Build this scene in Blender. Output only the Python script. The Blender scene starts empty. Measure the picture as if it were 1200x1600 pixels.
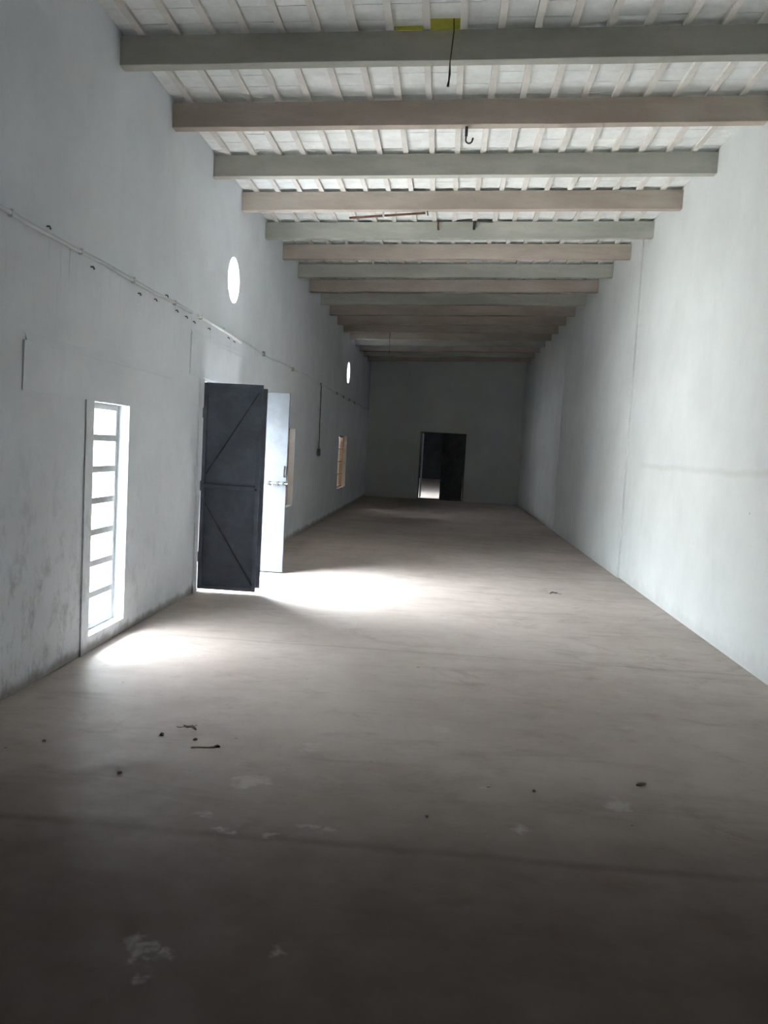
import bpy, bmesh, math, random
from mathutils import Vector, Matrix, noise
random.seed(7)
S = bpy.context.scene
COL = S.collection

# ------------------------------------------------------------------ camera
F_PX = 1311.9                                   # focal length in pixels of the 1200x1600 frame
YAW, PITCH, ROLL = 0.06679, 0.07644, 0.05448    # left, down, clockwise picture
def cam_axes():
    cy, sy = math.cos(YAW), math.sin(YAW)
    r, f, u = Vector((cy, sy, 0)), Vector((-sy, cy, 0)), Vector((0, 0, 1))
    f2 = f*math.cos(PITCH) - u*math.sin(PITCH)
    u2 = u*math.cos(PITCH) + f*math.sin(PITCH)
    return r*math.cos(ROLL) + u2*math.sin(ROLL), f2, u2*math.cos(ROLL) - r*math.sin(ROLL)
cam = bpy.data.cameras.new('camera')
cam.sensor_fit = 'VERTICAL'; cam.sensor_height = 36.0; cam.sensor_width = 27.0
cam.lens = 36.0*F_PX/1600.0
cam.clip_start = 0.05; cam.clip_end = 300
camo = bpy.data.objects.new('camera', cam); COL.objects.link(camo)
_r, _f, _u = cam_axes()
camo.matrix_world = Matrix(((_r.x, _u.x, -_f.x, 2.4196), (_r.y, _u.y, -_f.y, 0.0), (_r.z, _u.z, -_f.z, 1.55), (0, 0, 0, 1)))
S.camera = camo

# ------------------------------------------------------------------ world: bright overcast sky
SKY = 34.0
w = bpy.data.worlds.new('overcast_sky'); S.world = w; w.use_nodes = True
wn, wl = w.node_tree.nodes, w.node_tree.links
for n in list(wn): wn.remove(n)
wo = wn.new('ShaderNodeOutputWorld'); wb = wn.new('ShaderNodeBackground')
tc = wn.new('ShaderNodeTexCoord'); sx = wn.new('ShaderNodeSeparateXYZ')
mr = wn.new('ShaderNodeMapRange'); mr.inputs[1].default_value = 0.0; mr.inputs[2].default_value = 1.0
mr.inputs[3].default_value = 0.30; mr.inputs[4].default_value = 1.0
cb = wn.new('ShaderNodeVectorMath'); cb.operation = 'SCALE'; cb.inputs[0].default_value = (0.86, 0.94, 1.0)
wl.new(tc.outputs['Generated'], sx.inputs[0]); wl.new(sx.outputs['Z'], mr.inputs[0])
wl.new(mr.outputs[0], cb.inputs['Scale']); wl.new(cb.outputs[0], wb.inputs['Color'])
wb.inputs['Strength'].default_value = SKY
wl.new(wb.outputs[0], wo.inputs['Surface'])

# ------------------------------------------------------------------ exposure
vs = S.view_settings
vs.view_transform = 'Standard'; vs.look = 'None'; vs.gamma = 1.0; vs.exposure = 2.12; vs.use_curve_mapping = False
try:
    S.cycles.use_denoising = True
    S.cycles.max_bounces = 16; S.cycles.diffuse_bounces = 10; S.cycles.glossy_bounces = 4
    S.cycles.sample_clamp_indirect = 12.0
    S.cycles.caustics_reflective = False
except Exception:
    pass

# ------------------------------------------------------------------ helpers
class MB:
    """collects shapes; build() links them as ONE mesh object"""
    def __init__(s): s.v, s.f, s.sm = [], [], []
    def add(s, vs_, fs, smooth=False):
        o = len(s.v); s.v += [tuple(p) for p in vs_]
        for f in fs: s.f.append(tuple(o+i for i in f)); s.sm.append(smooth)
        return s
    def box(s, x0, x1, y0, y1, z0, z1, zx=0.0):
        """zx: the box climbs by zx per metre of x"""
        P = []
        for z in (z0, z1):
            for (x, y) in ((x0, y0), (x1, y0), (x1, y1), (x0, y1)): P.append((x, y, z + zx*x))
        return s.add(P, [(0, 3, 2, 1), (4, 5, 6, 7), (0, 1, 5, 4), (1, 2, 6, 5), (2, 3, 7, 6), (3, 0, 4, 7)])
    def bar(s, a, b, w_, h_, up=(0, 0, 1)):
        """square bar from a to b"""
        a, b = Vector(a), Vector(b); d = (b-a).normalized(); up = Vector(up)
        if abs(d.dot(up)) > .99: up = Vector((0, 1, 0))
        r = d.cross(up).normalized(); u = r.cross(d)
        P = [p + r*i*w_/2 + u*j*h_/2 for p in (a, b) for (i, j) in ((-1, -1), (1, -1), (1, 1), (-1, 1))]
        return s.add(P, [(0, 1, 2, 3), (7, 6, 5, 4), (0, 4, 5, 1), (1, 5, 6, 2), (2, 6, 7, 3), (3, 7, 4, 0)])
    def tube(s, pts, rad, n=8, caps=True):
        pts = [Vector(p) for p in pts]; rads = rad if isinstance(rad, (list, tuple)) else [rad]*len(pts)
        P = []; up = Vector((0.31, 0.2, 0.93)).normalized(); prev = None
        for i, p in enumerate(pts):
            d = (pts[min(i+1, len(pts)-1)] - pts[max(i-1, 0)]).normalized()
            r = d.cross(up) if prev is None else prev - d*prev.dot(d)
            if r.length < 1e-4: r = d.cross(Vector((1, 0, 0)))
            r.normalize(); prev = r; u = r.cross(d)
            for k in range(n):
                a = 2*math.pi*k/n; P.append(p + (r*math.cos(a) + u*math.sin(a))*rads[i])
        F = []
        for i in range(len(pts)-1):
            for k in range(n):
                k2 = (k+1) % n; F.append((i*n+k, i*n+k2, (i+1)*n+k2, (i+1)*n+k))
        s.add(P, F, True)
        if caps: s.add(P[:n], [tuple(range(n))[::-1]]); s.add(P[-n:], [tuple(range(n))])
        return s
    def build(s, name, mat, parent=None, bevel=0.0, seg=2):
        me = bpy.data.meshes.new(name); me.from_pydata(s.v, [], s.f); me.update()
        for p, q in zip(me.polygons, s.sm): p.use_smooth = q
        b = bmesh.new(); b.from_mesh(me); bmesh.ops.recalc_face_normals(b, faces=b.faces); b.to_mesh(me); b.free()
        if mat is not None: me.materials.append(mat)
        o = bpy.data.objects.new(name, me); COL.objects.link(o)
        if parent is not None: o.parent = parent
        if bevel:
            m = o.modifiers.new('bevel', 'BEVEL'); m.width = bevel; m.segments = seg; m.limit_method = 'ANGLE'
        return o
def empty(name, loc=(0, 0, 0), parent=None):
    o = bpy.data.objects.new(name, None); COL.objects.link(o); o.location = loc; o.empty_display_size = .1
    if parent is not None: o.parent = parent
    return o
def tag(o, label=None, cat=None, group=None, kind=None):
    if label: o['label'] = label
    if cat: o['category'] = cat
    if group: o['group'] = group
    if kind: o['kind'] = kind
    return o
def local(o, root):
    """a part built in world coordinates: hang it under root without moving it"""
    o.parent = root; o.matrix_parent_inverse = Matrix.Translation(root.location).inverted(); return o

# ---- material helpers
def new_mat(name):
    m = bpy.data.materials.new(name); m.use_nodes = True
    nt = m.node_tree; bs = nt.nodes['Principled BSDF']
    return m, nt, bs
def N(nt, t, **kw):
    n = nt.nodes.new(t)
    for k, v in kw.items(): setattr(n, k, v)
    return n
def inp(nt, n, i, v):
    if isinstance(v, bpy.types.NodeSocket): nt.links.new(v, n.inputs[i])
    else: n.inputs[i].default_value = v
def coords(nt, scale=(1, 1, 1)):
    t = N(nt, 'ShaderNodeTexCoord'); g = N(nt, 'ShaderNodeNewGeometry'); m = N(nt, 'ShaderNodeMapping')
    m.inputs['Scale'].default_value = scale
    nt.links.new(g.outputs['Position'], m.inputs['Vector']); return m.outputs[0]
def nz(nt, vec, scale, detail=4, rough=.6, dist=0.0):
    n = N(nt, 'ShaderNodeTexNoise'); inp(nt, n, 'Vector', vec); n.inputs['Scale'].default_value = scale
    n.inputs['Detail'].default_value = detail; n.inputs['Roughness'].default_value = rough
    n.inputs['Distortion'].default_value = dist
    return n.outputs['Fac']
def ramp(nt, fac, a, b, lo=0.0, hi=1.0):
    n = N(nt, 'ShaderNodeMapRange'); n.interpolation_type = 'SMOOTHSTEP'
    inp(nt, n, 0, fac); n.inputs[1].default_value = a; n.inputs[2].default_value = b
    n.inputs[3].default_value = lo; n.inputs[4].default_value = hi; return n.outputs[0]
def mixc(nt, fac, a, b, mode='MIX'):
    n = N(nt, 'ShaderNodeMix', data_type='RGBA', blend_type=mode); n.clamp_factor = True
    inp(nt, n, 0, fac)
    for i, v in ((6, a), (7, b)):
        if isinstance(v, bpy.types.NodeSocket): nt.links.new(v, n.inputs[i])
        else: n.inputs[i].default_value = (*v, 1)
    return n.outputs[2]
def math_(nt, op, a, b=0.0, c=0.0):
    n = N(nt, 'ShaderNodeMath', operation=op); inp(nt, n, 0, a); inp(nt, n, 1, b)
    if op in ('MULTIPLY_ADD', 'SMOOTH_MIN'): inp(nt, n, 2, c)
    return n.outputs[0]
def sep(nt):
    g = N(nt, 'ShaderNodeNewGeometry'); s_ = N(nt, 'ShaderNodeSeparateXYZ'); nt.links.new(g.outputs['Position'], s_.inputs[0])
    return s_.outputs
def bump(nt, bs, h, strength=.3, dist=.01):
    b = N(nt, 'ShaderNodeBump'); b.inputs['Strength'].default_value = strength; b.inputs['Distance'].default_value = dist
    inp(nt, b, 'Height', h); nt.links.new(b.outputs[0], bs.inputs['Normal'])
def simple(name, col, rough=.7, metal=0.0, var=.15, scale=8, spec=.3, bmp=.15):
    m, nt, bs = new_mat(name); v = coords(nt)
    f = nz(nt, v, scale, 5, .65)
    dark = tuple(c*(1-var) for c in col); lite = tuple(min(1, c*(1+var)) for c in col)
    nt.links.new(mixc(nt, ramp(nt, f, .3, .7), dark, lite), bs.inputs['Base Color'])
    bs.inputs['Roughness'].default_value = rough; bs.inputs['Metallic'].default_value = metal
    bs.inputs['Specular IOR Level'].default_value = spec
    if bmp: bump(nt, bs, nz(nt, v, scale*6, 4), bmp, .004)
    return m

def wall_mat(name, base, mildew=.0, hline=False):
    m, nt, bs = new_mat(name); v = coords(nt); P = sep(nt)
    c = mixc(nt, ramp(nt, nz(nt, v, 1.1, 6, .6), .3, .7), tuple(k*.94 for k in base), tuple(min(1, k*1.04) for k in base))
    # trowelled limewash patches
    c = mixc(nt, ramp(nt, nz(nt, coords(nt, (1, 1.4, .6)), 3.2, 8, .7), .52, .74, 0, .22), c, (base[0]*.78, base[1]*.8, base[2]*.8))
    # small dark specks and chips
    c = mixc(nt, ramp(nt, nz(nt, v, 13, 3, .5), .76, .80, 0, .55), c, (.16, .16, .16))
    if mildew:
        up = ramp(nt, P[2], .15, 1.9, 1, 0)
        mm = math_(nt, 'MULTIPLY', ramp(nt, nz(nt, coords(nt, (1, 1.2, .8)), 4.5, 9, .75), .47, .66), up)
        near = ramp(nt, P[1], 4.6, 8.0, 1, .15)
        mm = math_(nt, 'MULTIPLY', math_(nt, 'MULTIPLY', mm, near), mildew)
        c = mixc(nt, mm, c, (.17, .19, .19))
        # dirty splash line along the floor
        sp = math_(nt, 'ADD', P[2], math_(nt, 'MULTIPLY', nz(nt, v, 5, 5), -.14))
        c = mixc(nt, ramp(nt, sp, -.05, .02, .7, 0), c, (.22, .19, .17))
        # drips below the conduit
        d1 = ramp(nt, P[2], 2.1, 2.7, 0, 1); d2 = ramp(nt, P[2], 2.70, 2.72, 1, 0)
        st = ramp(nt, nz(nt, coords(nt, (1, 9, .5)), 1.6, 5, .7), .55, .72, 0, .35)
        c = mixc(nt, math_(nt, 'MULTIPLY', math_(nt, 'MULTIPLY', d1, d2), st), c, (.25, .26, .26))
    if hline:
        wob = math_(nt, 'MULTIPLY', math_(nt, 'SUBTRACT', nz(nt, coords(nt, (0, 1, 0)), 1.3, 4), .5), .10)
        dz = math_(nt, 'ABSOLUTE', math_(nt, 'SUBTRACT', math_(nt, 'ADD', P[2], wob), 1.5))
        ln = ramp(nt, dz, .004, .05, .24, 0)
        iny = math_(nt, 'MULTIPLY', ramp(nt, P[1], 10.2, 10.7, 1, 0), ramp(nt, P[1], 4.0, 6.0, 0.2, 1))
        c = mixc(nt, math_(nt, 'MULTIPLY', ln, iny), c, (.42, .41, .38))
        # grime along the foot of the wall
        sp = math_(nt, 'ADD', P[2], math_(nt, 'MULTIPLY', nz(nt, v, 4, 7, .7), -.6))
        c = mixc(nt, ramp(nt, sp, -.30, -.12, .22, 0), c, (.36, .36, .34))
    nt.links.new(c, bs.inputs['Base Color'])
    bs.inputs['Roughness'].default_value = .9; bs.inputs['Specular IOR Level'].default_value = .15
    h = math_(nt, 'ADD', nz(nt, v, 2.5, 3), math_(nt, 'MULTIPLY', nz(nt, v, 22, 5), .35))
    bump(nt, bs, h, .30, .012)
    return m

M = {}
M['wall_l'] = wall_mat('limewashed_plaster_side', (.715, .755, .795), mildew=.5)
M['wall_r'] = wall_mat('limewashed_plaster_long', (.65, .675, .675), hline=True)
M['wall_e'] = wall_mat('limewashed_plaster_end', (.68, .715, .695))
M['plaster'] = simple('white_plaster', (.64, .665, .67), .9, var=.06, scale=5, spec=.15, bmp=.3)
M['dark_room'] = simple('near_black_plaster', (.022, .022, .024), .95, var=.3, scale=2)  # one near-black colour for the far room and the wall behind the viewer
M['rib'] = simple('cream_painted_rib', (.69, .665, .63), .85, var=.07, scale=6)
M['tile'] = simple('whitewashed_tile', (.79, .81, .80), .85, var=.07, scale=7)
M['deck'] = simple('roof_deck_mortar', (.30, .30, .28), .95, var=.2, scale=4)
M['door'] = simple('blue_grey_enamel', (.125, .145, .175), .62, var=.16, scale=5, spec=.25, bmp=.05)
M['door_dimmed'] = simple('dimmed_door_enamel', (.085, .094, .107), .65, var=.12, scale=5, spec=.2, bmp=.05)  # door enamel darkened to hold down the light on the bright leaf
M['door_edge'] = simple('red_oxide_edge', (.16, .10, .10), .6, var=.2, scale=9)
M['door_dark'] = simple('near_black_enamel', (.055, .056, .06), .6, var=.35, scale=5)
M['steel'] = simple('galvanised_steel', (.35, .36, .37), .35, metal=.8, var=.2, scale=20, bmp=.05)
M['dark_steel'] = simple('blackened_steel', (.05, .048, .047), .5, metal=.4, var=.3, scale=20)
M['hook'] = simple('dull_iron', (.10, .09, .08), .7, metal=.2, var=.3, scale=25)
M['rust'] = simple('rusty_iron', (.16, .085, .055), .8, metal=.2, var=.4, scale=25)
M['frame'] = simple('grey_painted_frame', (.36, .37, .36), .7, var=.12, scale=10)
M['pvc'] = simple('white_pvc', (.60, .63, .64), .55, var=.06, scale=6, bmp=0)
M['window_paint'] = simple('grey_window_paint', (.45, .46, .46), .75, var=.1, scale=10)
M['new_pvc'] = simple('new_white_pvc', (.80, .82, .82), .45, var=.04, scale=6, bmp=0)
M['clip'] = simple('dull_grey_plastic', (.15, .15, .15), .7, var=.2, scale=12)
M['black_plastic'] = simple('dark_plastic', (.04, .04, .042), .5, var=.2, scale=12)
M['ground'] = simple('pale_dry_ground', (.33, .31, .28), .95, var=.15, scale=.8)
M['plaster_out'] = simple('blocker_plaster', (.42, .41, .39), .95, var=.15, scale=1.5)  # for the added yard wall and the added slab over the window
M['plank'] = simple('weathered_timber', (.46, .345, .245), .85, var=.25, scale=3)
M['leaf'] = simple('dry_leaf_brown', (.13, .10, .075), .85, var=.3, scale=30)
M['clod'] = simple('dried_mud', (.15, .125, .105), .95, var=.3, scale=30)
M['twig'] = simple('pale_twig', (.42, .34, .22), .85, var=.25, scale=30)
M['chip'] = simple('white_plaster_chip', (.6, .58, .55), .9, var=.1, scale=30)

# translucent mossy sheet over the broken tiles
m, nt, bs = new_mat('mossy_translucent_sheet'); v = coords(nt)
c = mixc(nt, ramp(nt, nz(nt, v, 14, 5, .7), .35, .65), (.47, .45, .15), (.66, .64, .30))
tr = N(nt, 'ShaderNodeBsdfTranslucent'); nt.links.new(c, tr.inputs['Color'])
df = N(nt, 'ShaderNodeBsdfDiffuse'); nt.links.new(c, df.inputs['Color'])
mx = N(nt, 'ShaderNodeMixShader'); mx.inputs[0].default_value = .12
nt.links.new(df.outputs[0], mx.inputs[1]); nt.links.new(tr.outputs[0], mx.inputs[2])
nt.links.new(mx.outputs[0], nt.nodes['Material Output'].inputs['Surface']); M['moss'] = m

# beams: bare concrete, some greenish grey and some pinkish brown
def beam_mat(name, a, b):
    m, nt, bs = new_mat(name); v = coords(nt)
    c = mixc(nt, ramp(nt, nz(nt, coords(nt, (.5, 1, 2)), 1.6, 6, .65), .35, .68), a, b)
    c = mixc(nt, ramp(nt, nz(nt, v, 9, 8, .7), .58, .78, 0, .35), c, tuple(k*.6 for k in a))
    nt.links.new(c, bs.inputs['Base Color']); bs.inputs['Roughness'].default_value = .9
    bs.inputs['Specular IOR Level'].default_value = .15
    bump(nt, bs, nz(nt, v, 30, 6), .35, .006); return m
M['beam_grey'] = beam_mat('grey_concrete', (.38, .385, .34), (.50, .495, .45))
M['beam_pink'] = beam_mat('brownish_concrete', (.43, .37, .32), (.55, .485, .425))

# floor: dusty trowelled concrete
m, nt, bs = new_mat('dusty_concrete_floor'); v = coords(nt); P = sep(nt)
c = mixc(nt, ramp(nt, nz(nt, v, .7, 6, .6), .3, .7), (.39, .33, .297), (.485, .425, .39))
c = mixc(nt, ramp(nt, nz(nt, coords(nt, (.55, 2.2, 1)), 1.5, 8, .68, .6), .50, .74, 0, .45), c, (.25, .198, .168))
c = mixc(nt, ramp(nt, nz(nt, coords(nt, (.8, 1.3, 1)), 2.6, 8, .72), .52, .74, 0, .42), c, (.25, .20, .165))
c = mixc(nt, ramp(nt, nz(nt, v, 3.4, 8, .7), .58, .75, 0, .45), c, (.52, .475, .445))
c = mixc(nt, ramp(nt, nz(nt, coords(nt, (.8, 1, 1)), 1.9, 9, .74, 1.2), .53, .70, 0, .5), c, (.27, .205, .165))
c = mixc(nt, ramp(nt, nz(nt, v, 26, 2, .5), .74, .79, 0, .5), c, (.55, .52, .49))
c = mixc(nt, ramp(nt, nz(nt, coords(nt, (1, 1, 1)), 17, 2, .4), .76, .80, 0, .6), c, (.10, .08, .065))
# pour joint crossing the floor
wob = math_(nt, 'MULTIPLY', math_(nt, 'SUBTRACT', nz(nt, coords(nt, (1, 0, 0)), 1.2, 6, .7), .5), .10)
dj = math_(nt, 'ABSOLUTE', math_(nt, 'SUBTRACT', math_(nt, 'ADD', P[1], wob), 3.15))
c = mixc(nt, math_(nt, 'MULTIPLY', ramp(nt, dj, .0, .05, .55, 0), ramp(nt, nz(nt, coords(nt, (1, .2, 1)), 1.3, 4), .32, .66, .35, 1)), c, (.12, .085, .06))
dj2 = math_(nt, 'ABSOLUTE', math_(nt, 'SUBTRACT', math_(nt, 'ADD', P[1], wob), 6.35))
c = mixc(nt, ramp(nt, dj2, .004, .035, .22, 0), c, (.16, .13, .11))
near_brown = ramp(nt, math_(nt, 'ADD', P[1], math_(nt, 'MULTIPLY', nz(nt, coords(nt, (.6, 1, 1)), 2.2, 6, .65), .7)), 2.9, 4.8, .90, 0)  # floor turns darker and browner towards the near end
c = mixc(nt, near_brown, c, (.085, .056, .041))
# lime splashes with shapes of their own
spl = [(1.62, 3.67, .060), (1.66, 3.70, .05), (1.83, 4.19, .045), (1.83, 4.12, .035), (1.52, 3.31, .03), (1.61, 3.19, .025), (1.66, 3.18, .02), (1.97, 3.29, .025),
       (1.82, 3.17, .02), (1.57, 2.42, .035), (1.62, 2.40, .03), (1.60, 2.36, .035), (1.67, 2.36, .022), (2.01, 2.45, .014), (1.64, 2.24, .018), (2.05, 3.27, .02), (2.83, 3.42, .035), (3.30, 3.75, .06), (2.70, 3.83, .018), (2.5, 4.6, .05)]
dist = None
wv = N(nt, 'ShaderNodeVectorMath', operation='ADD')
nt.links.new(v, wv.inputs[0])
nn = N(nt, 'ShaderNodeTexNoise'); nn.inputs['Scale'].default_value = 16; nn.inputs['Detail'].default_value = 4
nt.links.new(v, nn.inputs['Vector'])
sc_ = N(nt, 'ShaderNodeVectorMath', operation='MULTIPLY_ADD'); nt.links.new(nn.outputs['Color'], sc_.inputs[0])
sc_.inputs[1].default_value = (.16, .16, 0); sc_.inputs[2].default_value = (-.08, -.08, 0)
nt.links.new(sc_.outputs[0], wv.inputs[1])
for (x, y, r) in spl:
    d = N(nt, 'ShaderNodeVectorMath', operation='DISTANCE'); nt.links.new(wv.outputs[0], d.inputs[0]); d.inputs[1].default_value = (x, y, 0)
    q = math_(nt, 'SUBTRACT', d.outputs['Value'], r)
    dist = q if dist is None else math_(nt, 'MINIMUM', dist, q)
c = mixc(nt, ramp(nt, dist, -.03, .02, .42, 0), c, (.55, .52, .49))
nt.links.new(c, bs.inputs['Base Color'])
nt.links.new(ramp(nt, nz(nt, v, 5, 5), .3, .7, .55, .8), bs.inputs['Roughness']); bs.inputs['Specular IOR Level'].default_value = .35
bump(nt, bs, math_(nt, 'ADD', nz(nt, v, 6, 6), math_(nt, 'MULTIPLY', nz(nt, v, 60, 4), .3)), .18, .008)
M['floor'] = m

# ------------------------------------------------------------------ measurements of the hall
W = 4.81; WN = 4.835; JOG = 11.25; BACK = 26.45; FRONT = -1.3; TOP = 4.9; TH = .23
LEAN_TOP = 2.16
ZX = 0.1848/4.809                         # the roof climbs slightly to the right
ZB = 4.1136                               # underside of the beams at the left wall
beam_y = [5.94, 7.08, 8.34, 9.50, 10.75, 11.89, 13.13, 14.31] + [5.887+1.21*i for i in range(8, 17)]

# ------------------------------------------------------------------ floor and ground
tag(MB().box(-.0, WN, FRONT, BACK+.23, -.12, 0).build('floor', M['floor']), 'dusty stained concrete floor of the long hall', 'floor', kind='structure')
tag(MB().box(-40, 0, -30, 60, -.5, -.12).build('ground_outside', M['ground']), 'pale dry ground outside the hall', 'ground', kind='structure')

tag(MB().box(-5.3, -5.1, -30, 60, -.12, 3.0).box(-5.35, -5.05, -30, 60, 3.0, 3.08).build('wall_sky_block', M['plaster_out']), 'unseen wall added across the yard to block low sky light', 'wall', kind='structure')  # unseen wall, added to block low sky light through the door

# ------------------------------------------------------------------ left wall with its openings
w1 = (5.68, 6.33, .11, 1.76); dr = (8.31, 9.745, 0, 2.125); w2 = (12.05, 13.57, .53, 1.78); w3 = (19.3, 20.9, .53, 1.78)
rounds = [(9.29, 3.30, .245), (20.5, 3.32, .25)]
mb = MB()
ROUNDBOX = [(y-.5, y+.5, z-.5, z+.5) for (y, z, r) in rounds]
ops = [w1, dr, w2, w3] + ROUNDBOX
ys = sorted({FRONT, BACK} | {o[0] for o in ops} | {o[1] for o in ops}); zs = sorted({-.12, TOP} | {o[2] for o in ops} | {o[3] for o in ops})
for y0, y1 in zip(ys, ys[1:]):
    run = None; runs = []
    for z0, z1 in zip(zs, zs[1:]):
        hole = any(o[0]-1e-6 <= y0 and y1 <= o[1]+1e-6 and o[2]-1e-6 <= z0 and z1 <= o[3]+1e-6 for o in ops)
        if hole: run = None
        elif run: run[1] = z1
        else: run = [z0, z1]; runs.append(run)
    for z0, z1 in runs: mb.box(-TH, 0, y0, y1, z0, z1)
for (cy, cz, r), (a, b, c_, d_) in zip(rounds, ROUNDBOX):
    n = 48; P = []
    for k in range(n):
        t = 2*math.pi*k/n; cu, su = math.cos(t), math.sin(t); q = .5/max(abs(cu), abs(su))
        for (yy, zz) in ((cy+r*cu, cz+r*su), (cy+q*cu, cz+q*su)):
            P += [(0, yy, zz), (-TH, yy, zz)]
    Fs = []
    for k in range(n):
        i, j = 4*k, 4*((k+1) % n)
        Fs += [(i, i+2, j+2, j), (i+1, j+1, j+3, i+3), (i, j, j+1, i+1)]
    mb.add(P, Fs)
tag(mb.build('wall_left', M['wall_l']), 'long whitewashed wall with the windows and the steel double door', 'wall', kind='structure')
# lintels and plaster surrounds, slightly proud of the wall and feathered out into it
def wedge(name, y0, y1, z0, z1, t, label, cat):
    """t: how proud the corners stand (y0 z0, y1 z0, y1 z1, y0 z1)"""
    P = [(0, y0, z0), (0, y1, z0), (0, y1, z1), (0, y0, z1)]
    P += [(k, p[1], p[2]) for k, p in zip(t, P)]
    tag(MB().add(P, [(0, 1, 2, 3), (4, 5, 6, 7), (0, 1, 5, 4), (1, 2, 6, 5), (2, 3, 7, 6), (3, 0, 4, 7)]).build(name, M['wall_l']), label, cat, kind='structure')
wedge('trim_3', 4.67, 7.40, 1.765, 2.05, (.007, .0005, .0005, .014), 'plastered lintel band above the tall narrow window', 'lintel')
wedge('trim_4', 7.80, 10.15, 2.14, 2.515, (.007, .0005, .0005, .014), 'plastered lintel band above the steel double door', 'lintel')
wedge('trim_8', 4.70, 7.25, 2.051, 2.10, (.011, .005, .0005, .0005), 'faint plaster ridge along the lintel of the tall narrow window', 'trim')
wedge('trim_9', 7.82, 10.0, 2.516, 2.56, (.011, .005, .0005, .0005), 'faint plaster ridge along the lintel of the steel double door', 'trim')
wedge('trim_5', 5.53, 5.678, 0, 1.764, (.014, .002, .002, .010), 'raised plaster strip beside the tall narrow window', 'trim')
wedge('trim_6', 8.13, 8.262, 0, 2.135, (.014, .004, .004, .010), 'raised plaster strip beside the steel double door', 'trim')

# ------------------------------------------------------------------ right wall
mb = MB().box(WN, WN+.23, FRONT, JOG, -.12, TOP)
wr = tag(mb.build('wall_right', M['wall_r']), 'long bright whitewashed wall without openings', 'wall', kind='structure')
mb = MB().box(W, W+.27, JOG, 17.68, -.12, TOP).box(W+.03, W+.27, 17.68, 17.705, -.12, TOP).box(W, W+.27, 17.705, BACK, -.12, TOP)
mb.build('thicker_wall_length', M['wall_r'], wr)

# ------------------------------------------------------------------ end wall and the dark room beyond it
bd = (1.67, 3.10, 2.11)
we = MB().box(0, bd[0], BACK, BACK+.23, -.12, TOP).box(bd[1], W+.2, BACK, BACK+.23, -.12, TOP).box(bd[0], bd[1], BACK, BACK+.23, bd[2], TOP)
tag(we.build('wall_end', M['wall_e']), 'dim end wall with a dark doorway', 'wall', kind='structure')
tag(MB().box(-.23, WN+.23, FRONT-.23, FRONT, -.12, TOP).build('wall_front', M['dark_room']), 'near end wall of the hall behind the viewer', 'wall', kind='structure')  # unseen wall, set close and near-black to absorb light over the near floor
B0 = BACK+.23
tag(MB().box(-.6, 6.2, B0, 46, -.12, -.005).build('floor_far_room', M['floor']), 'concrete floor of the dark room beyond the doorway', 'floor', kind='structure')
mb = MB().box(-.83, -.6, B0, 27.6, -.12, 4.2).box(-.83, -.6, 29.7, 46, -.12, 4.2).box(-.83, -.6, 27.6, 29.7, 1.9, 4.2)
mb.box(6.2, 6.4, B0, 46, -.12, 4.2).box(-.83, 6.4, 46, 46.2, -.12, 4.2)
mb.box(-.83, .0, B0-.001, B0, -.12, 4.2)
tag(mb.build('wall_far_room', M['dark_room']), 'near-black walls of the dark room beyond the doorway', 'wall', kind='structure')
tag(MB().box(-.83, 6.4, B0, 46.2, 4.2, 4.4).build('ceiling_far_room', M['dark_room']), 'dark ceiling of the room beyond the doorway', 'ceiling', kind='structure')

# ------------------------------------------------------------------ roof: deck, tiles on ribs, beams
HX0, HX1, HY0, HY1 = 1.915, 2.375, 5.86, 6.09       # broken place in the deck
RY0 = FRONT; RY1 = BACK
Z_RIB = ZB+.20; Z_TILE = ZB+.229; Z_DECK = ZB+.258
mb = MB()
for (a, b, c_, d_) in ((-.23, HX0, RY0-.23, RY1+.23), (HX1, WN+.23, RY0-.23, RY1+.23), (HX0, HX1, RY0-.23, HY0), (HX0, HX1, HY1, RY1+.23)):
    mb.box(a, b, c_, d_, Z_DECK, Z_DECK+.12, ZX)
ceil = tag(mb.build('ceiling', M['deck']), 'whitewashed tile roof carried on thin cream ribs', 'ceiling', kind='structure')
RIBX = [.155+.2475*k for k in range(19)]
ANG = -math.atan(ZX)
# ribs: one per bay where they can be told apart, long ones beyond
def rib_mesh(length, w_=.05):
    b_ = MB().box(-w_/2, w_/2, 0, length, 0, .029); o = b_.build('rib_master', M['rib']); me = o.data
    bpy.data.objects.remove(o); return me
edges = [beam_y[0]-1.21] + beam_y[:9]
for bay in range(len(edges)-1):
    y0 = edges[bay]+.05; ln = edges[bay+1]-edges[bay]; me = rib_mesh(ln-.004)
    for k, x in enumerate(RIBX):
        o = bpy.data.objects.new('rib', me); COL.objects.link(o); o.parent = ceil
        xx = x+random.uniform(-.008, .008)
        o.location = (xx, y0, Z_RIB+ZX*xx); o.rotation_euler = (0, ANG, random.uniform(-.003, .003))
for (ya, yb) in ((RY0, edges[0]+.046), (edges[-1]+.05, RY1-.002)):
    me = rib_mesh(yb-ya)
    for x in RIBX:
        o = bpy.data.objects.new('rib', me); COL.objects.link(o); o.parent = ceil
        o.location = (x, ya, Z_RIB+ZX*x); o.rotation_euler = (0, ANG, 0)
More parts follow.
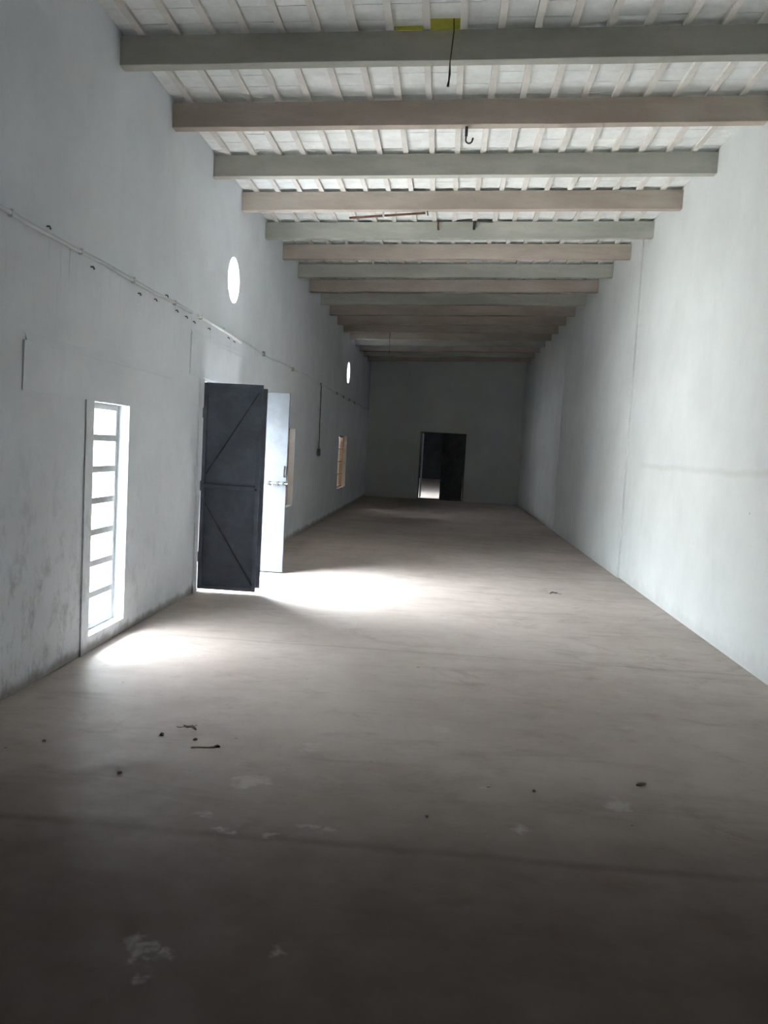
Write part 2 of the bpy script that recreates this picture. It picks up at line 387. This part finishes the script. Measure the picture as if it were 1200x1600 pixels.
# tiles: 15 rows by 20 columns one by one, the rest joined
TD = .2015; ROW0 = 5.86
cols = [(0.0, RIBX[0])] + list(zip(RIBX, RIBX[1:])) + [(RIBX[-1], WN)]
tile_me = {}
def tile_mesh(wd, dp):
    key = (round(wd, 3), round(dp, 3))
    if key not in tile_me:
        o = MB().box(-wd/2+.002, wd/2-.002, .002, dp-.002, 0, .026).build('tile_master', M['tile'])
        tile_me[key] = o.data; bpy.data.objects.remove(o)
    return tile_me[key]
rest = MB(); ntile = 0
r_lo = math.floor((RY0-ROW0)/TD)+1; r_hi = int((RY1-ROW0)/TD)
for r in range(r_lo, r_hi):
    y = ROW0 + r*TD
    for ci, (xa, xb) in enumerate(cols):
        if r == 0 and ci == 9: continue                 # the missing tile
        dp = TD; y_ = y
        if r == 0 and ci == 8: dp = .095                # the broken half tile
        jz = random.uniform(-.002, .003)
        if -3 <= r < 12 and ntile < 300:
            o = bpy.data.objects.new('roof_tile' if dp == TD else 'broken_roof_tile', tile_mesh(xb-xa, dp)); COL.objects.link(o); o.parent = ceil
            xm = (xa+xb)/2; o.location = (xm, y_, Z_TILE+.0025+jz*.5+ZX*xm); o.rotation_euler = (random.uniform(-.002, .002), ANG, 0); ntile += 1
        else:
            rest.box(xa+.002, xb-.002, y_+.002, y_+dp-.002, Z_TILE+jz*.5+.001, Z_TILE+.027, ZX)
tag(rest.build('further_roof_tiles', M['tile'], ceil), kind='stuff')
sh = tag(MB().box(HX0-.25, HX1+.25, HY0-.3, HY1+.3, Z_DECK+.121, Z_DECK+.126, ZX).build('mossy_sheet', M['moss']), 'yellow-green mossy sheet showing through the hole left by missing roof tiles', 'sheet')

# beams
ordn = ['first', 'second', 'third', 'fourth', 'fifth', 'sixth', 'seventh', 'eighth', 'ninth', 'tenth', 'eleventh', 'twelfth', 'thirteenth', 'fourteenth', 'fifteenth', 'sixteenth', 'seventeenth']
pink = {1, 3, 5, 7, 9, 10, 11, 12, 14, 16}
beam_obj = []
def make_beam(i, y):
    xr = WN if y < JOG else W
    P = []; n = 24
    mb = MB()
    for k in range(n+1):
        x = xr*k/n; e = .0
        j = lambda s_: noise.noise(Vector((x*1.7, y*3.1+s_*11, s_)))*.004
        z0 = ZB+ZX*x; z1 = Z_RIB+ZX*x
        P += [(x, y+j(1), z0+j(2)), (x, y+.1+j(3), z0+j(4)), (x, y+.1+j(5), z1), (x, y+j(6), z1)]
    Fs = []
    for k in range(n):
        for q in range(4):
            a, b = 4*k+q, 4*k+(q+1) % 4; Fs.append((a, b, b+4, a+4))
    Fs += [(3, 2, 1, 0), (4*n, 4*n+1, 4*n+2, 4*n+3)]
    mb.add(P, Fs)
    tone = 'pinkish-brown' if i in pink else 'greenish-grey'
    o = mb.build('roof_beam', M['beam_pink' if i in pink else 'beam_grey'], None, .006)
    left = 17-i
    if i == 0: lab = 'dark greenish-grey concrete roof beam right below the mossy hole in the tiles'
    elif i == 1: lab = 'brownish concrete roof beam with the iron hook hanging from its underside'
    elif i == 16: lab = 'last concrete roof beam, the one nearest the end wall'
    else: lab = '%s concrete roof beam, %s counting from the beam under the mossy roof hole' % (tone, ordn[i])
    tag(o, lab, 'beam', 'concrete roof beams across the hall'); beam_obj.append(o)
for i, y in enumerate(beam_y): make_beam(i, y)
for k in (1, 2, 3, 4):
    y = beam_y[0]-1.21*k; n0 = len(beam_obj); make_beam(2, y)
    beam_obj[-1]['label'] = 'concrete roof beam on the near side of the mossy hole, %s from it' % ordn[k-1]

# ------------------------------------------------------------------ windows in the left wall
def window(name, op, label, nbar, nvert, xf, thick, mat):
    y0, y1, z0, z1 = op
    root = tag(empty(name, (xf, (y0+y1)/2, z0)), label, 'window', kind='structure')
    t = .044 if nvert == 0 else .034
    for (a, b) in ((y0, y0+t), (y1-t, y1)):
        local(MB().box(xf-.03, xf+.03, a, b, z0, z1).build('stile', mat, None, .004), root)
    for (a, b) in ((z0, z0+t), (z1-t, z1)):
        local(MB().box(xf-.03, xf+.03, y0+t, y1-t, a, b).build('rail', mat, None, .004), root)
    for k in range(1, nbar+1):
        z = z0+t/2+(z1-z0-t)*k/(nbar+1)
        local(MB().box(xf-.03, xf+.03, y0+t, y1-t, z-thick/2, z+thick/2).build('crossbar', mat, None, .003), root)
    for k in range(1, nvert+1):
        y = y0+(y1-y0)*k/(nvert+1)
        local(MB().tube([(xf+.01, y, z0+t), (xf+.01, y, z1-t)], .007, 6).build('upright_bar', mat), root)
    return root
window('window_1', w1, 'tall narrow white window of seven panes low in the wall before the door', 6, 0, -.115, .048, M['window_paint'])
window('window_2', w2, 'timber-framed barred window, half hidden behind the open door leaf', 3, 3, -.12, .02, M['plank'])
window('window_3', w3, 'brown timber-framed window far down the wall, below a round vent', 3, 3, -.12, .02, M['plank'])
for k, (cy, cz, r) in enumerate(rounds):
    root = tag(empty('window_%d' % (4+k), (-.12, cy, cz-r)), ('round open vent high above the steel double door' if k == 0 else 'round open vent high on the wall beyond the hanging cable'), 'window', kind='structure')
    mb = MB(); n = 40; P = []; Fs = []
    for q in range(n):
        t = 2*math.pi*q/n
        for rr, xx in ((r, -.14), (r-.012, -.14), (r-.012, -.10), (r, -.10)): P.append((xx, cy+rr*math.cos(t), cz+rr*math.sin(t)))
    for q in range(n):
        for e in range(4):
            a, b = 4*q+e, 4*q+(e+1) % 4; c2, d2 = 4*((q+1) % n)+(e+1) % 4, 4*((q+1) % n)+e; Fs.append((a, b, c2, d2))
    mb.add(P, Fs); local(mb.build('vent_ring', M['plaster']), root)

tag(MB().add([(-.232, 5.4, 1.86), (-.232, 6.6, 1.86), (-.95, 6.6, 1.82), (-.95, 5.4, 1.82), (-.232, 5.4, 1.93), (-.232, 6.6, 1.93), (-.95, 6.6, 1.87), (-.95, 5.4, 1.87)],
    [(0, 1, 2, 3), (7, 6, 5, 4), (0, 4, 5, 1), (1, 5, 6, 2), (2, 6, 7, 3), (3, 7, 4, 0)]).build('added_shade_slab', M['plaster_out']), 'unseen slab added outside to shade the tall narrow window', 'sunshade', kind='structure')  # unseen slab, added to dim the light patch below the window
# timber lean-to added to cut the sky light into the two far windows
lt = tag(empty('added_lean_to', (-.95, 18.2, -.12)), 'brown board lean-to added outside to dim the two far windows', 'light blocker')
y = 11.0
while y < 25.6:
    wd = random.uniform(.14, .19)
    local(MB().box(-1.0+random.uniform(-.01, .01), -.97, y, y+wd-.012, -.12, (LEAN_TOP if y < 21.0 else 2.38)+random.uniform(-.02, .02)).build('board', M['plank']), lt); y += wd
for ye in (10.97, 25.6): local(MB().box(-1.0, -.24, ye, ye+.02, -.12, 2.44).build('end_panel', M['plank']), lt)
for z in (.25, 1.45): local(MB().box(-1.06, -1.01, 11.0, 25.6, z, z+.07).build('batten', M['plank']), lt)
for yy in (11.0, 18.3, 25.55): local(MB().box(-1.06, -1.012, yy, yy+.05, -.12, 2.45).build('post', M['plank']), lt)
local(MB().add([(-.232, 10.9, 2.66), (-1.35, 10.9, 2.42), (-1.35, 25.7, 2.42), (-.232, 25.7, 2.66), (-.232, 10.9, 2.68), (-1.35, 10.9, 2.44), (-1.35, 25.7, 2.44), (-.232, 25.7, 2.68)],
      [(0, 1, 2, 3), (7, 6, 5, 4), (0, 4, 5, 1), (1, 5, 6, 2), (2, 6, 7, 3), (3, 7, 4, 0)]).build('roof_sheet', M['rust']), lt)

# ------------------------------------------------------------------ steel double door in the left wall
fr = tag(empty('trim_1', (-.1, 9.03, 0)), 'steel angle frame around the double door opening', 'door frame', kind='structure')
local(MB().box(-.10, -.005, 8.311, 8.335, 0, 2.124).build('jamb', M['frame']), fr)
local(MB().box(-.10, -.005, 9.72, 9.744, 0, 2.124).build('jamb', M['frame']), fr)
local(MB().box(-.10, -.005, 8.335, 9.72, 2.112, 2.124).build('head', M['frame']), fr)
D1 = tag(empty('door_1', (.02, 8.29, .028)), 'dark blue-grey steel door leaf with diagonal braces, standing open', 'door', kind='structure')
Y = 8.285
def dpart(name, mb_, mat, root, bev=.003): return local(mb_.build(name, mat, None, bev), root)
dpart('door_sheet', MB().box(.012, .605, Y, Y+.012, .028, 2.10), M['door'], D1)
for (a, b) in ((.012, .052), (.565, .605)): dpart('stile', MB().box(a, b, Y-.02, Y, .028, 2.10), M['door'], D1)
for z, pr in ((.028, .02), (1.05, .034), (2.06, .02)): dpart('rail', MB().box(.052, .565, Y-pr, Y, z, z+.04), M['door'], D1)
dpart('brace', MB().bar((.052, Y-.004, 1.20), (.562, Y-.004, 2.03), .036, .007, up=(0, 1, 0)), M['door'], D1, 0)
dpart('brace_shade_edge', MB().bar((.062, Y-.02, 1.192), (.572, Y-.02, 2.022), .006, .04, up=(0, 1, 0)), M['door_dark'], D1, 0)  # near-black colour paints the shaded side of the brace
dpart('brace', MB().bar((.052, Y-.004, .89), (.562, Y-.004, .085), .036, .007, up=(0, 1, 0)), M['door'], D1, 0)
dpart('brace_shade_edge', MB().bar((.062, Y-.02, .899), (.572, Y-.02, .094), .006, .04, up=(0, 1, 0)), M['door_dark'], D1, 0)  # shade line of the lower brace, put in as dark colour
ms = dpart('meeting_strip', MB().box(.585, .642, Y+.012, Y+.018, .065, 2.065), M['door'], D1, .001)
dpart('strip_edge', MB().box(.642, .645, Y+.008, Y+.02, .065, 2.065), M['door_edge'], D1, 0)
dpart('bolt_stud', MB().tube([(.575, Y-.03, 1.06), (.575, Y-.018, 1.06)], .012, 8), M['dark_steel'], D1, 0)
for z in (.35, 1.07, 1.8): dpart('hinge', MB().tube([(.004, Y+.006, z-.05), (.004, Y+.006, z+.05)], .010, 8), M['door'], D1, 0)
D2 = tag(empty('door_2', (.02, 9.75, .015)), 'pale sunlit steel door leaf with a slide bolt, standing open', 'door', kind='structure')
Y = 9.74
dpart('door_sheet', MB().box(.012, .60, Y, Y+.01, .015, 2.12), M['door_dimmed'], D2)
for (a, b) in ((.012, .052), (.56, .60)): dpart('stile', MB().box(a, b, Y+.01, Y+.032, .015, 2.12), M['door'], D2)
for z in (.015, 1.05, 2.08): dpart('rail', MB().box(.052, .56, Y+.01, Y+.032, z, z+.04), M['door'], D2)
h_ = dpart('handle', MB().tube([(.572, Y-.002, 1.15), (.572, Y-.03, 1.155), (.572, Y-.03, 1.255), (.572, Y-.002, 1.26)], .013, 8), M['dark_steel'], D2, 0)
b_ = dpart('slide_bolt', MB().tube([(.36, Y-.016, 1.065), (.62, Y-.016, 1.065)], .009, 8), M['steel'], D2, 0)
for x in (.40, .50, .57): dpart('bolt_staple', MB().box(x-.014, x+.014, Y-.03, Y, 1.042, 1.088), M['dark_steel'], D2, .003).parent = b_
dpart('bolt_tongue', MB().tube([(.45, Y-.016, 1.065), (.45, Y-.05, 1.06), (.45, Y-.055, 1.02)], .006, 8), M['steel'], D2, 0).parent = b_
for q in b_.children: q.matrix_parent_inverse = Matrix.Identity(4)
for z in (.35, 1.07, 1.8): dpart('hinge', MB().tube([(.004, Y+.006, z-.05), (.004, Y+.006, z+.05)], .010, 8), M['door'], D2, 0)

# ------------------------------------------------------------------ doorway in the end wall
f2 = tag(empty('trim_2', (2.38, BACK, 0)), 'dark steel frame of the doorway in the end wall', 'door frame', kind='structure')
local(MB().box(bd[0], bd[0]+.035, BACK-.01, BACK+.08, 0, bd[2]).build('jamb', M['door_dark']), f2)
local(MB().box(bd[1]-.035, bd[1], BACK-.01, BACK+.08, 0, bd[2]).build('jamb', M['door_dark']), f2)
local(MB().box(bd[0]+.035, bd[1]-.035, BACK-.01, BACK+.08, bd[2]-.035, bd[2]).build('head', M['door_dark']), f2)
local(MB().box(bd[0]+.035, bd[1]-.035, BACK-.01, BACK+.23, 0, .03).build('threshold', M['door_dark']), f2)
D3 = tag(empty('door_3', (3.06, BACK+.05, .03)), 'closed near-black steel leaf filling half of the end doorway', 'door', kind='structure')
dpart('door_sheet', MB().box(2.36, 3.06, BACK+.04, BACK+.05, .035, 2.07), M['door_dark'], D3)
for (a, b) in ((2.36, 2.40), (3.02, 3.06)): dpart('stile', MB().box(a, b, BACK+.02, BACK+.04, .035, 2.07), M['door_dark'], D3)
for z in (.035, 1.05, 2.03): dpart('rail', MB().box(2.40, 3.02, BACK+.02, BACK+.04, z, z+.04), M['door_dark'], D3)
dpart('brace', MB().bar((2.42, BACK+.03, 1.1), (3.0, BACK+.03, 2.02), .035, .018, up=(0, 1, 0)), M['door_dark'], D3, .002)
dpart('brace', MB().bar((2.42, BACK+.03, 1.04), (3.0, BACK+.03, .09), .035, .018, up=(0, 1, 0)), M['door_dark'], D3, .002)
D4 = tag(empty('door_4', (1.715, BACK+.24, .03)), 'steel leaf swung open into the dark room beyond the end doorway', 'door', kind='structure')
dpart('door_sheet', MB().box(1.72, 1.73, BACK+.24, BACK+.90, .035, 2.07), M['door'], D4)
for (a, b) in ((BACK+.24, BACK+.28), (BACK+.86, BACK+.90)): dpart('stile', MB().box(1.73, 1.755, a, b, .035, 2.07), M['door'], D4)

# ------------------------------------------------------------------ wiring on the left wall
cd = tag(empty('electrical_conduit', (.014, 5.8, 2.70)), 'white plastic conduit running along the wall above the window and door', 'conduit')
pts = [(.018, FRONT+.05+.5*k, 2.70+.006*math.sin(k*1.9)) for k in range(27)]
pts = [p for p in pts if p[1] < 9.65]
local(MB().tube([p for p in pts if p[1] < 8.0], .0135, 8).build('pipe', M['pvc']), cd)
tag(local(MB().tube([(.018, 7.95, 2.705), (.019, 8.5, 2.70), (.020, 9.1, 2.69), (.024, 9.62, 2.665)], .016, 8).build('pipe', M['new_pvc']), cd), 'bright white newer length of pipe')
y = 3.6
while y < 9.6:
    local(MB().box(.002, .034, y-.012, y+.012, 2.68, 2.722).build('saddle_clip', M['pvc'], None, .004), cd); y += random.uniform(.75, 1.0)
# broken clip stubs hanging just below
for (yy, dz) in ((4.92, .045), (5.55, -.055), (6.42, -.07), (6.78, -.05), (7.05, .03), (7.33, -.05), (7.6, -.06), (7.84, -.07), (8.35, -.06), (9.1, -.05), (9.35, -.06)):
    local(MB().tube([(.003, yy, 2.70+dz), (.02, yy, 2.70+dz), (.024, yy+.01, 2.685+dz)], .006, 6).build('loose_clip', M['clip']), cd)
cb_ = tag(empty('wall_cable', (.01, 18, 2.68)), 'thin grey cable continuing from the conduit towards the end wall', 'cable')
pts = []
y = 9.62
while y < BACK-.05:
    pts.append((.012, y, 2.685+.02*math.sin(y*2.1)*math.sin(y*.7))); y += .25
local(MB().tube(pts, .010, 6).build('cable_run', M['plaster']), cb_)
for yy in (10.9, 13.0, 16.0, 18.4, 19.6, 20.8, 22.0): local(MB().box(0, .03, yy-.03, yy+.03, 2.65, 2.71).build('cable_clip', M['frame'], None, .004), cb_)
hc = tag(empty('hanging_switch_cable', (.02, 16.05, 1.32)), 'thin cable hanging down the wall with a small dark switch at its end', 'cable')
local(MB().tube([(.016, 16.05, 2.67), (.018, 16.06, 2.3), (.02, 16.05, 1.9), (.022, 16.1, 1.62), (.03, 16.0, 1.52), (.03, 16.1, 1.46)], .008, 6).build('cable', M['dark_steel']), hc)
local(MB().box(.005, .045, 16.05, 16.15, 1.32, 1.46).build('switch', M['black_plastic'], None, .008), hc)

# ------------------------------------------------------------------ things hanging from the roof
def soffit(x): return ZB+ZX*x
hk = tag(empty('iron_hook', (2.45, 7.13, 4.07)), 'dark iron hook hanging under the second brownish beam', 'hook')
zt = soffit(2.45)
local(MB().box(2.438, 2.462, 7.118, 7.142, zt-.075, zt).build('hook_plate', M['hook'], None, .003), hk)
cpts = [(2.45, 7.13, zt-.07)] + [(2.475-.027*math.cos(a), 7.13, zt-.105-.027*math.sin(a)) for a in [math.pi*q/8 for q in range(0, 9)]] + [(2.507, 7.13, zt-.088)]
local(MB().tube(cpts, .007, 8).build('hook_bend', M['hook']), hk)
tag(MB().tube([(2.315, 5.925, 4.47), (2.32, 5.922, 4.38), (2.312, 5.925, 4.27), (2.305, 5.925, 4.18), (2.308, 5.925, 4.10), (2.305, 5.925, 4.06), (2.30, 5.927, 4.02)], [.004, .004, .004, .004, .008, .006, .010], 6).build('dangling_wire', M['dark_steel']),
    'thin dark wire dangling from the mossy roof hole past the beam', 'wire')
y = beam_y[3]+.06
bt = tag(empty('lamp_batten', (1.65, y, soffit(1.65)-.04)), 'long thin rusty batten slung under a brownish beam', 'batten')
local(MB().bar((1.20, y+.10, soffit(1.2)-.045), (2.06, y, soffit(2.06)-.022), .03, .02).build('bar', M['rust'], None, .003), bt)
local(MB().box(1.58, 1.60, y+.03, y+.06, soffit(1.6)-.06, soffit(1.6)).build('strap', M['pvc']), bt)
local(MB().tube([(2.08, y, soffit(2.08)), (2.09, y, soffit(2.08)-.05)], .006, 6).build('end_hook', M['dark_steel']), bt)
tag(MB().tube([(2.18, beam_y[4]-.03, Z_RIB+ZX*2.18+.0), (2.185, beam_y[4]-.025, Z_RIB-.0), (2.19, beam_y[4]-.016, 4.29)], .012, 6).build('rusty_rod', M['rust']), 'short rusty rod sticking down in front of a grey beam', 'rod')
fx = tag(empty('lamp_bracket', (2.63, beam_y[4]-.02, 4.33)), 'small dark cross-shaped lamp bracket on a grey beam', 'bracket')
local(MB().box(2.44, 2.86, beam_y[4]-.022, beam_y[4]-.006, 4.408, 4.416).build('arm', M['hook']), fx)
local(MB().box(2.615, 2.645, beam_y[4]-.03, beam_y[4]-.006, 4.31, 4.43).build('stem', M['dark_steel']), fx)
y = beam_y[11]+.05
tag(MB().tube([(1.05, y, soffit(1.05)), (1.045, y+.01, 4.0), (1.06, y, 3.85), (1.05, y, 3.66)], .006, 6).build('hanging_wire', M['dark_steel']), 'thin wire hanging from a beam far down the hall', 'wire')

# ------------------------------------------------------------------ litter on the floor
def clod(name, x, y, sx_, sy_, sz_, mat, label, cat, seed):
    b = bmesh.new(); bmesh.ops.create_icosphere(b, subdivisions=2, radius=1)
    for vtx in b.verts:
        k = 1+.45*noise.noise(vtx.co*1.6+Vector((seed*3.7, 0, 0)))
        vtx.co = Vector((vtx.co.x*sx_*k*.8, vtx.co.y*sy_*k*.8, max(vtx.co.z, -.4)*sz_*k*.75))
    zmin = min(q.co.z for q in b.verts)
    for q in b.verts: q.co.z -= zmin
    me = bpy.data.meshes.new(name); b.to_mesh(me); b.free(); me.materials.append(mat)
    o = bpy.data.objects.new(name, me); COL.objects.link(o); o.location = (x, y, 0); o.rotation_euler.z = seed*1.3
    return tag(o, label, cat, 'litter on the floor')
def leaf(x, y, ln, wd, rz, mat, label):
    n = 8; P = []; Fs = []
    for i in range(n+1):
        t = i/n; ww = wd*math.sin(math.pi*(t*.92+.04))**.8/2; zc = .004+.008*math.sin(t*4.0)**2+.006*t
        for s_ in (-1, 0, 1): P.append(((t-.5)*ln, s_*ww, zc+(.010 if s_ else 0)*(1 if s_ > 0 else .6)))
    for i in range(n):
        for j in (0, 1): a = 3*i+j; Fs.append((a, a+1, a+4, a+3))
    mb_ = MB().add(P, Fs, True); root = empty('dry_leaf', (x, y, 0)); root.rotation_euler.z = rz
    o = mb_.build('blade', mat, root); m_ = o.modifiers.new('thick', 'SOLIDIFY'); m_.thickness = .002
    MB().tube([(ln/2-.002, 0, .012), (ln/2+ln*.35, .004, .006), (ln/2+ln*.6, -.006, .005)], .002, 5).build('stalk', mat, root)
    return tag(root, label, 'leaf', 'litter on the floor')
leaf(3.755, 9.53, .085, .06, .2, M['leaf'], 'curled dry leaf on the floor near the bright wall')
clod('mud_clod', 3.46, 4.01, .034, .018, .012, M['clod'], 'dark lump of dirt alone on the floor on the bright wall side', 'dirt', 5.1)
leaf(1.165, 4.28, .075, .04, 2.9, M['leaf'], 'dark crumpled leaf in the litter patch before the tall window')
clod('mud_clod', 1.05, 4.17, .013, .013, .013, M['clod'], 'small dark lump beside the crumpled leaf, on the window side', 'dirt', 2)
clod('mud_clod', 1.235, 4.14, .016, .012, .010, M['clod'], 'small dark lump between the crumpled leaf and the pale twig', 'dirt', 3)
tw = tag(empty('twig', (1.32, 4.03, 0)), 'pale twig with a knobbed end lying on the floor', 'twig', 'litter on the floor')
local(MB().tube([(1.25, 4.02, .006), (1.29, 4.025, .009), (1.33, 4.03, .008), (1.37, 4.04, .010)], [.004, .005, .005, .007], 7).build('stem', M['twig']), tw)
local(MB().tube([(1.362, 4.04, .012), (1.378, 4.045, .014), (1.39, 4.047, .010)], [.006, .009, .004], 8).build('knob', M['clod']), tw)
clod('mud_clod', .52, 3.96, .011, .010, .008, M['clod'], 'tiny dark lump on the floor close to the window wall', 'dirt', 4)
clod('mud_clod', 1.03, 3.65, .012, .008, .010, M['clod'], 'tiny dark lump just on the viewer side of the litter patch', 'dirt', 5)
clod('mud_clod', 2.44, 3.46, .010, .009, .008, M['clod'], 'tiny dark speck of dirt beside the floor joint', 'dirt', 6)
clod('mud_clod', 2.93, 3.83, .010, .010, .008, M['clod'], 'tiny dark lump in mid floor beside a white chip', 'dirt', 7)
clod('plaster_chip', 2.72, 3.84, .013, .010, .006, M['chip'], 'small white plaster chip in mid floor', 'chip', 8)
clod('plaster_chip', 1.175, 4.36, .010, .008, .005, M['chip'], 'small white plaster chip beside the crumpled leaf', 'chip', 9)
